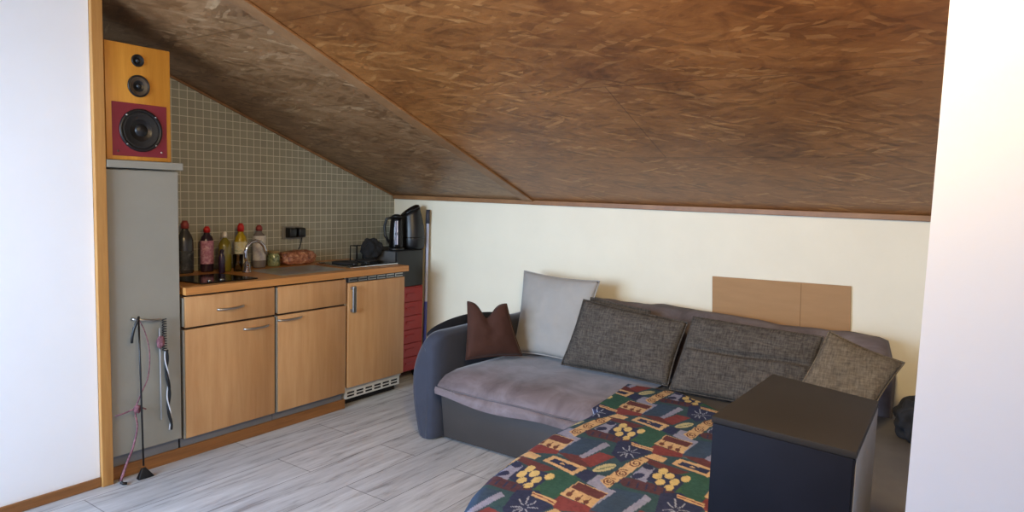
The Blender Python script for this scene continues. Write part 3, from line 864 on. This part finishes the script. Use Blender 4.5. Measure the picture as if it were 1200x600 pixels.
# ------------------------------------------------------------------ patchwork throw
PATTERN = [
    ('p', (40, 78, 82), [(2.872, -1.992), (2.862, -1.84), (2.83, -1.821), (2.847, -1.685), (2.894, -1.689), (2.992, -1.908), (2.876, -2.0)]),
    ('p', (90, 112, 112), [(2.895, -1.402), (2.917, -1.209), (2.969, -1.238), (3.01, -1.357), (2.956, -1.401)]),
    ('p', (40, 78, 82), [(2.865, -1.793), (2.959, -1.793), (3.04, -1.825), (3.037, -1.872), (2.94, -1.949)]),
    ('p', (88, 42, 52), [(2.811, -1.742), (2.854, -1.708), (3.016, -1.71), (3.042, -1.776), (2.863, -1.788)]),
    ('p', (48, 96, 52), [(2.999, -1.618), (3.004, -1.53), (3.067, -1.536), (3.126, -1.72), (3.023, -1.717)]),
    ('p', (34, 86, 66), [(2.569, -1.867), (2.585, -1.84), (2.628, -1.805), (2.683, -1.818), (2.712, -1.795), (2.724, -1.853), (2.718, -1.974), (2.733, -2.046), (2.687, -2.035)]),
    ('p', (46, 70, 98), [(2.51, -1.684), (2.517, -1.465), (2.626, -1.449), (2.617, -1.654)]),
    ('p', (104, 42, 42), [(2.529, -1.668), (2.618, -1.645), (2.698, -1.712), (2.659, -1.739)]),
    ('p', (136, 44, 40), [(2.633, -1.672), (2.657, -1.563), (2.727, -1.572), (2.698, -1.712)]),
    ('p', (146, 146, 172), [(2.612, -1.65), (2.624, -1.451), (2.655, -1.471), (2.636, -1.662)]),
    ('p', (38, 42, 82), [(2.687, -1.815), (2.695, -1.736), (2.747, -1.745), (2.747, -1.841)]),
    ('p', (146, 146, 172), [(2.75, -1.846), (2.752, -1.755), (2.794, -1.749), (2.828, -1.835), (2.862, -1.84), (2.858, -2.009), (2.847, -2.006), (2.843, -1.874)]),
    ('p', (136, 44, 40), [(2.734, -2.045), (2.732, -1.988), (2.856, -2.005), (2.866, -2.041), (2.772, -2.094)]),
    ('p', (216, 170, 102), [(2.725, -1.981), (2.724, -1.853), (2.848, -1.87), (2.856, -2.005)]),
    ('p', (104, 42, 42), [(2.729, -1.915), (2.728, -1.857), (2.849, -1.876), (2.845, -1.933)]),
    ('e', (112, 52, 30), [(2.75, -1.961), (0.011, 0.002), (0.006, -0.017)]),
    ('s', (112, 52, 30), [(2.75, -1.961), (2.749, -1.924)], 0.006),
    ('e', (112, 52, 30), [(2.791, -1.976), (0.01, 0.001), (0.005, -0.017)]),
    ('s', (112, 52, 30), [(2.791, -1.976), (2.79, -1.941)], 0.006),
    ('e', (112, 52, 30), [(2.825, -1.982), (0.01, 0.001), (0.005, -0.017)]),
    ('s', (112, 52, 30), [(2.825, -1.982), (2.824, -1.947)], 0.006),
    ('p', (216, 170, 102), [(2.527, -1.775), (2.535, -1.705), (2.692, -1.731), (2.683, -1.818)]),
    ('p', (38, 42, 82), [(2.548, -1.763), (2.555, -1.728), (2.669, -1.75), (2.666, -1.792)]),
    ('p', (216, 170, 102), [(2.591, -1.761), (2.62, -1.764), (2.597, -1.744)]),
    ('p', (216, 170, 102), [(2.605, -1.738), (2.622, -1.748), (2.626, -1.737)]),
    ('e', (196, 182, 118), [(2.739, -1.686), (0.023, 0.049), (0.016, -0.02)]),
    ('s', (34, 86, 66), [(2.724, -1.721), (2.76, -1.648)], 0.005),
    ('p', (38, 42, 82), [(2.657, -1.406), (2.714, -1.359), (2.816, -1.434), (2.806, -1.491), (2.764, -1.605), (2.698, -1.546)]),
    ('s', (160, 166, 186), [(2.737, -1.498), (2.718, -1.513), (2.712, -1.519)], 0.005),
    ('s', (160, 166, 186), [(2.735, -1.483), (2.717, -1.474), (2.704, -1.457)], 0.005),
    ('s', (160, 166, 186), [(2.738, -1.474), (2.727, -1.449), (2.715, -1.421)], 0.005),
    ('s', (160, 166, 186), [(2.747, -1.477), (2.755, -1.453), (2.753, -1.433)], 0.005),
    ('s', (160, 166, 186), [(2.755, -1.488), (2.775, -1.477), (2.784, -1.476)], 0.005),
    ('s', (160, 166, 186), [(2.755, -1.502), (2.771, -1.515), (2.783, -1.534)], 0.005),
    ('s', (160, 166, 186), [(2.748, -1.506), (2.751, -1.527), (2.758, -1.547)], 0.005),
    ('s', (160, 166, 186), [(2.743, -1.506), (2.735, -1.53), (2.737, -1.548)], 0.005),
    ('p', (104, 42, 42), [(2.798, -1.53), (2.815, -1.5), (3.004, -1.53), (2.968, -1.588)]),
    ('p', (216, 170, 102), [(2.81, -1.499), (2.827, -1.441), (2.89, -1.455), (2.888, -1.501)]),
    ('p', (146, 146, 172), [(2.846, -1.701), (2.849, -1.552), (2.89, -1.578), (2.915, -1.713)]),
    ('e', (38, 42, 82), [(2.864, -1.581), (0.022, -0.004), (0.003, -0.024)]),
    ('e', (38, 42, 82), [(2.868, -1.676), (0.02, 0.007), (0.001, -0.027)]),
    ('p', (38, 42, 82), [(2.906, -1.693), (2.89, -1.578), (3.001, -1.575), (3.021, -1.641), (3.023, -1.717), (2.974, -1.719)]),
    ('e', (222, 188, 92), [(2.924, -1.637), (0.016, 0.004), (0.006, -0.028)]),
    ('e', (222, 188, 92), [(2.959, -1.609), (0.016, 0.005), (0.006, -0.028)]),
    ('e', (222, 188, 92), [(2.953, -1.68), (0.015, 0.005), (0.006, -0.027)]),
    ('e', (222, 188, 92), [(2.993, -1.648), (0.015, 0.005), (0.005, -0.028)]),
    ('e', (222, 188, 92), [(2.995, -1.704), (0.015, 0.005), (0.005, -0.026)]),
    ('e', (222, 188, 92), [(2.923, -1.581), (0.016, 0.004), (0.006, -0.03)]),
    ('e', (222, 188, 92), [(3.014, -1.596), (0.015, 0.005), (0.005, -0.028)]),
    ('p', (216, 170, 102), [(2.779, -1.798), (2.788, -1.589), (2.812, -1.503), (2.84, -1.52), (2.835, -1.659), (2.829, -1.837)]),
    ('s', (112, 52, 30), [(2.812, -1.782), (2.814, -1.786), (2.814, -1.791), (2.811, -1.794), (2.805, -1.793), (2.8, -1.786), (2.799, -1.775), (2.804, -1.767), (2.812, -1.766), (2.822, -1.775), (2.826, -1.791), (2.823, -1.805), (2.813, -1.811), (2.799, -1.805), (2.789, -1.787), (2.788, -1.765), (2.798, -1.75), (2.815, -1.751)], 0.006),
    ('s', (112, 52, 30), [(2.814, -1.687), (2.816, -1.691), (2.816, -1.696), (2.812, -1.7), (2.807, -1.698), (2.802, -1.69), (2.8, -1.679), (2.805, -1.67), (2.814, -1.67), (2.823, -1.68), (2.828, -1.696), (2.825, -1.711), (2.814, -1.718), (2.8, -1.71), (2.79, -1.691), (2.788, -1.667), (2.799, -1.652), (2.816, -1.653)], 0.006),
    ('s', (112, 52, 30), [(2.817, -1.577), (2.819, -1.581), (2.819, -1.587), (2.816, -1.591), (2.81, -1.589), (2.805, -1.58), (2.803, -1.568), (2.808, -1.559), (2.817, -1.559), (2.827, -1.569), (2.832, -1.587), (2.829, -1.604), (2.818, -1.61), (2.803, -1.602), (2.792, -1.581), (2.791, -1.555), (2.802, -1.539), (2.82, -1.541)], 0.006),
    ('p', (216, 170, 102), [(3.034, -1.733), (3.136, -1.748), (3.143, -1.779), (3.046, -1.763)]),
    ('s', (136, 44, 40), [(3.043, -1.745), (3.086, -1.753), (3.136, -1.766)], 0.006),
    ('s', (38, 42, 82), [(2.831, -1.743), (2.841, -1.779)], 0.006),
    ('s', (38, 42, 82), [(2.863, -1.736), (2.873, -1.774)], 0.006),
    ('s', (38, 42, 82), [(2.894, -1.73), (2.905, -1.77)], 0.006),
    ('s', (38, 42, 82), [(2.924, -1.724), (2.936, -1.766)], 0.006),
    ('s', (38, 42, 82), [(2.955, -1.718), (2.966, -1.761)], 0.006),
    ('s', (38, 42, 82), [(2.985, -1.712), (2.996, -1.757)], 0.006),
]

A_ = (.06, .64); B_ = (-.33, .355)
def paint(X, Y):
    n = len(X)
    C = np.empty((n, 3)); base = np.array(lin((40, 74, 84))); C[:] = base
    bx0, bx1, by0, by1 = X.min(), X.max(), Y.min(), Y.max()
    for k, s in enumerate(PATTERN):
        col = np.array(lin(s[1]))
        pts = np.array(s[2])
        for i in range(-4, 5):
            for j in range(-4, 5):
                ox = i*A_[0]+j*B_[0]; oy = i*A_[1]+j*B_[1]
                if s[0] == 'e':
                    c = pts[0]+(ox, oy); a, d = pts[1], pts[2]
                    ext = np.abs(a)+np.abs(d)
                    if c[0]+ext[0] < bx0 or c[0]-ext[0] > bx1 or c[1]+ext[1] < by0 or c[1]-ext[1] > by1: continue
                    det = a[0]*d[1]-a[1]*d[0]
                    dx, dy = X-c[0], Y-c[1]
                    u = (dx*d[1]-dy*d[0])/det; v = (dy*a[0]-dx*a[1])/det
                    m = u*u+v*v < 1
                else:
                    P = pts+(ox, oy)
                    lo, hi = P.min(0)-.02, P.max(0)+.02
                    sel = np.nonzero((X > lo[0]) & (X < hi[0]) & (Y > lo[1]) & (Y < hi[1]))[0]
                    if not len(sel): continue
                    x, y = X[sel], Y[sel]
                    mm = np.zeros(len(sel), bool)
                    if s[0] == 'p':
                        for q in range(len(P)):
                            x0, y0 = P[q]; x1, y1 = P[(q+1) % len(P)]
                            if y0 == y1: continue
                            cr = ((y0 > y) != (y1 > y)) & (x < (x1-x0)*(y-y0)/(y1-y0)+x0)
                            mm ^= cr
                    else:
                        for q in range(len(P)-1):
                            e = P[q+1]-P[q]; L = e@e+1e-12
                            tt = np.clip(((x-P[q][0])*e[0]+(y-P[q][1])*e[1])/L, 0, 1)
                            mm |= np.hypot(x-P[q][0]-tt*e[0], y-P[q][1]-tt*e[1]) < s[3]*.5
                    m = np.zeros(n, bool); m[sel] = mm
                C[m] = col
    g = C@np.array([.3, .55, .15])
    C = C*.70+g[:, None]*.18+np.array(lin((92, 106, 112)))*.12
    return C
ns, nt_ = 262, 420
S0, S1 = -.37, .94
verts = []; pu = []; pv = []
for i in range(ns+1):
    s = S0+(S1-S0)*i/ns
    for j in range(nt_+1):
        q = j/nt_
        xb = 2.33+max(0, s)
        if xb < 2.55: yb = -.565
        else: yb = -.565-.16*min(1, (xb-2.55)/.27)-.35*max(0, xb-2.82)
        yb -= .02*math.sin(xb*9)+.02
        y = yb+(-2.52-yb)*q
        xl = xleft(y)
        w = noise.noise(Vector((s*4, y*4, 3)))*.006+noise.noise(Vector((s*11, y*11, 8)))*.003
        R = .05; arc = R*PI/2
        xt = xl+R-.008+(max(s, 0)/S1)*(3.27-xl-R+.008)
        if s >= 0: x = xt; z = .4065+w+.002
        elif s > -arc:
            a = -s/R; x = xl+R-.008-R*math.sin(a); z = .4085-R+R*math.cos(a)+w
        else: x = xl-.008-(-s-arc)*.06+w; z = .4085-R-(-s-arc)
        if y > -1.1 and s < 0:   # lies on the seat there: flattens out
            x = xl+R-.008+s; z = .4085
        verts.append((x, y, z)); pu.append(xt+min(s, 0)); pv.append(y)
faces = []
W = nt_+1
for i in range(ns):
    for j in range(nt_):
        a = i*W+j
        y = pv[a]
        s = S0+(S1-S0)*i/ns
        if y > -1.1 and s < -.06: continue
        faces.append((a, a+W, a+W+1, a+1))
used = sorted({v for f in faces for v in f}); mp = {v: k for k, v in enumerate(used)}
verts = [verts[v] for v in used]; faces = [tuple(mp[v] for v in f) for f in faces]
PU = np.array(pu)[used]; PV = np.array(pv)[used]
me = bpy.data.meshes.new('throw_blanket')
me.from_pydata(verts, [], faces)
at_ = me.color_attributes.new('cloth', 'FLOAT_COLOR', 'POINT')
C = paint(PU, PV)
buf = np.ones((len(verts), 4), np.float32); buf[:, :3] = C
at_.data.foreach_set('color', buf.ravel())
o = link('throw_blanket', me, M['throw'], smooth=True)
tag(o, 'multicoloured patchwork patterned throw spread over the sofa chaise', 'blanket')

# ------------------------------------------------------------------ black box, cardboard, cloth
ZB = .414
t = thing('black_box', 'large black box-shaped chest standing on the chaise in front of cushions', 'box', (3.45, -1.95, ZB))
q = [(3.281,-2.192),(3.621,-2.23),(3.608,-1.752),(3.294,-1.645)]
cx_, cy_ = sum(p[0] for p in q)/4, sum(p[1] for p in q)/4
def ins(k): return [(cx_+(x-cx_)*k, cy_+(y-cy_)*k) for x, y in q]
def slab(z0, z1, k, name, mat, bev=.003):
    p = ins(k)
    return MB().hexa([(x, y, z0) for x, y in p]+[(x, y, z1) for x, y in p], bev).build(name, mat, t, angle=40)
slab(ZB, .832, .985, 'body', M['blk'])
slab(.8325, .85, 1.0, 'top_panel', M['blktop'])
# right side panel, wall bounce put into its lighter colour, and front panel
def face_panel(a, b_, off, z0, z1, name, mat):
    a, b_ = Vector((*a, 0)), Vector((*b_, 0)); d = (b_-a).normalized(); nn = Vector((d.y, -d.x, 0))
    p = [a+d*.004, b_-d*.004, b_-d*.004+nn*off, a+d*.004+nn*off]
    return MB().hexa([(v.x, v.y, z0) for v in p]+[(v.x, v.y, z1) for v in p], .0015).build(name, mat, t, angle=40)
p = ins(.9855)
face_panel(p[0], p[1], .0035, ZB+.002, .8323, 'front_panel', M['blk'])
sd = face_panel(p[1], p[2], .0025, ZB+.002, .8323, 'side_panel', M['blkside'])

b = MB()
b.hexa([(2.60,-.020,.0),(3.322,-.020,.0),(3.322,-.016,.0),(2.60,-.016,.0),(2.545,-.0125,.955),(3.268,-.0125,.972),(3.268,-.0085,.972),(2.545,-.0085,.955)], .001)
o = b.build('cardboard_sheet', M['card'])
MB().hexa([(3.06,-.0206,.0),(3.064,-.0206,.0),(3.064,-.0195,.0),(3.06,-.0195,.0),(3.025,-.0129,.962),(3.029,-.0129,.962),(3.029,-.012,.962),(3.025,-.012,.962)]).build('crease', plain('cardboard_crease', (128,96,62), .9), o)
tag(o, 'flat brown cardboard sheet leaning on the wall behind the sofa', 'cardboard')

o = lump('black_cloth', (3.635, -.47, .465), (.085, .14, .09), .35, 2.2, M['cloth'], seed=4, sub=5, flat=.394, power=2.4)
tag(o, 'crumpled black cloth lying on the sofa at far right', 'cloth')

# ------------------------------------------------------------------ things hanging on the tall cabinet handle
t = thing('riding_crop', 'black riding crop hanging from the tall cabinet handle down to floor', 'crop', (.64, -2.29, .01))
MB().tube([(.628, -2.292, .772), (.632, -2.29, .5), (.636, -2.286, .06)], .0045, 8).build('shaft', M['black'], t, True)
MB().tube([(.63, -2.292, .772), (.640, -2.300, .762), (.637, -2.318, .72), (.633, -2.325, .68), (.630, -2.325, .655)], .006, 8).build('wrist_loop', M['black'], t, True)
MB().hexa([(.625,-2.318,.002),(.655,-2.318,.002),(.655,-2.243,.002),(.625,-2.243,.002),(.630,-2.295,.05),(.642,-2.295,.05),(.642,-2.277,.05),(.630,-2.277,.05)], .003).build('foot', M['black'], t, angle=40)
pinkm = mottled('pink_cord', [(.4, (96,56,66)), (.6, (138,92,100))], 60, .8)
t = thing('pink_lead', 'faded pink lead with dark clip hanging from cabinet handle to floor', 'lead', (.62, -2.38, .005))
pp = smooth_open([(.618,-2.285,.755),(.622,-2.262,.70),(.626,-2.243,.60),(.622,-2.25,.48),(.620,-2.285,.40),(.618,-2.31,.33),(.618,-2.302,.25),(.622,-2.325,.16),(.630,-2.36,.09),(.640,-2.392,.022)])
MB().tube(pp, .0035, 8, radii=[.0025+.0045*(i/len(pp))**2.5 for i in range(len(pp))]).build('cord', pinkm, t, True)
MB().tube(smooth_open([(.619,-2.40,.325),(.62,-2.36,.33),(.622,-2.31,.34),(.62,-2.28,.335),(.621,-2.262,.325)], 5), .0035, 6).build('bow', pinkm, t, True)
lump('knot', (.620, -2.302, .335), (.009, .016, .02), .4, 3, pinkm, t, seed=2, sub=3)
MB().tube([(.641,-2.393,.018),(.648,-2.386,.01),(.655,-2.372,.008)], .007, 8).build('clip', M['black'], t, True)
t = thing('braided_lead', 'black and white braided lead with coiled top at right end of cabinet handle', 'lead', (.62, -2.16, .2))
pts = []
for i in range(150):
    u = i/149; a = u*2*PI*13
    pts.append((.612+.009*math.cos(a)+.003, -2.165+.009*math.sin(a), .745-.155*u))
MB().tube(pts, .0028, 6).build('coil', M['black'], t, True)
wht = plain('white_strap', (186,184,186), .8)
for s, mm, rr in ((0, M['black'], .006), (PI, wht, .0035), (PI*.5, M['black'], .006)):
    pts = [(.614+.005*math.cos(s+u*13), -2.158+.016*u+.0065*math.sin(s+u*13), .59-.37*u-(.03*u if s else 0)) for u in np.linspace(0, 1, 60)]
    MB().tube(pts, rr, 6).build('braid', mm, t, True)
lump('pink_tassel', (.622, -2.187, .635), (.01, .018, .03), .5, 3, pinkm, t, seed=6, sub=3)
t = thing('thin_stick', 'thin pale stick hanging beside the braided lead', 'stick', (.61, -2.18, .25))
MB().tube([(.606, -2.183, .70), (.606, -2.181, .25)], .003, 8).build('stick', plain('pale_stick', (160,158,158), .5), t, True)

# ------------------------------------------------------------------ lights
def area(name, loc, target, sx, sy, power, color, spread=180):
    l = bpy.data.lights.new(name, 'AREA'); l.shape = 'RECTANGLE'; l.size = sx; l.size_y = sy; l.energy = power; l.color = color; l.spread = math.radians(spread)
    o = bpy.data.objects.new(name, l); COL.objects.link(o); o.location = loc
    o.rotation_euler = (Vector(target)-Vector(loc)).to_track_quat('-Z', 'Y').to_euler()
    return o
area('window_daylight', (1.6, YF-.01, 1.45), (.9, 0, .75), 1.5, 1.3, 46, (.60, .78, 1.0), 85)
area('door_daylight', (.47, -4.05, 1.05), (3, -2.6, .2), 1.25, 1.9, 125, (.38, .58, 1.0))
area('warm_fill', (3.45, -3.0, 2.3), (3.0, -.2, .75), .35, .35, 54, (1.0, .73, .36))  # unseen fill light, added to warm the right of the back wall

w = bpy.data.worlds.new('World'); SC.world = w; w.use_nodes = True
nt = w.node_tree; bg = nt.nodes['Background']
sky = nt.nodes.new('ShaderNodeTexSky'); sky.sky_type = 'NISHITA'; sky.sun_disc = False; sky.sun_elevation = math.radians(35)
nt.links.new(sky.outputs[0], bg.inputs[0]); bg.inputs[1].default_value = .12

# ------------------------------------------------------------------ camera
CX, CY, CZ, yaw, pitch, roll, fpx = 3.818, -3.882, 1.400, .605, -.093, .031, 801.8
f = Vector((-math.sin(yaw)*math.cos(pitch), math.cos(yaw)*math.cos(pitch), math.sin(pitch)))
r = Vector((math.cos(yaw), math.sin(yaw), 0)); u = r.cross(f)
r2 = r*math.cos(roll)+u*math.sin(roll); u2 = -r*math.sin(roll)+u*math.cos(roll)
cam = bpy.data.cameras.new('camera'); cam.sensor_width = 36; cam.sensor_fit = 'HORIZONTAL'; cam.lens = 36*fpx/1200; cam.clip_start = .05
co = bpy.data.objects.new('camera', cam); COL.objects.link(co)
co.matrix_world = Matrix(((r2.x, u2.x, -f.x, CX), (r2.y, u2.y, -f.y, CY), (r2.z, u2.z, -f.z, CZ), (0, 0, 0, 1)))
SC.camera = co
SC.view_settings.view_transform = 'Standard'
SC.view_settings.look = 'None'
SC.view_settings.exposure = 0
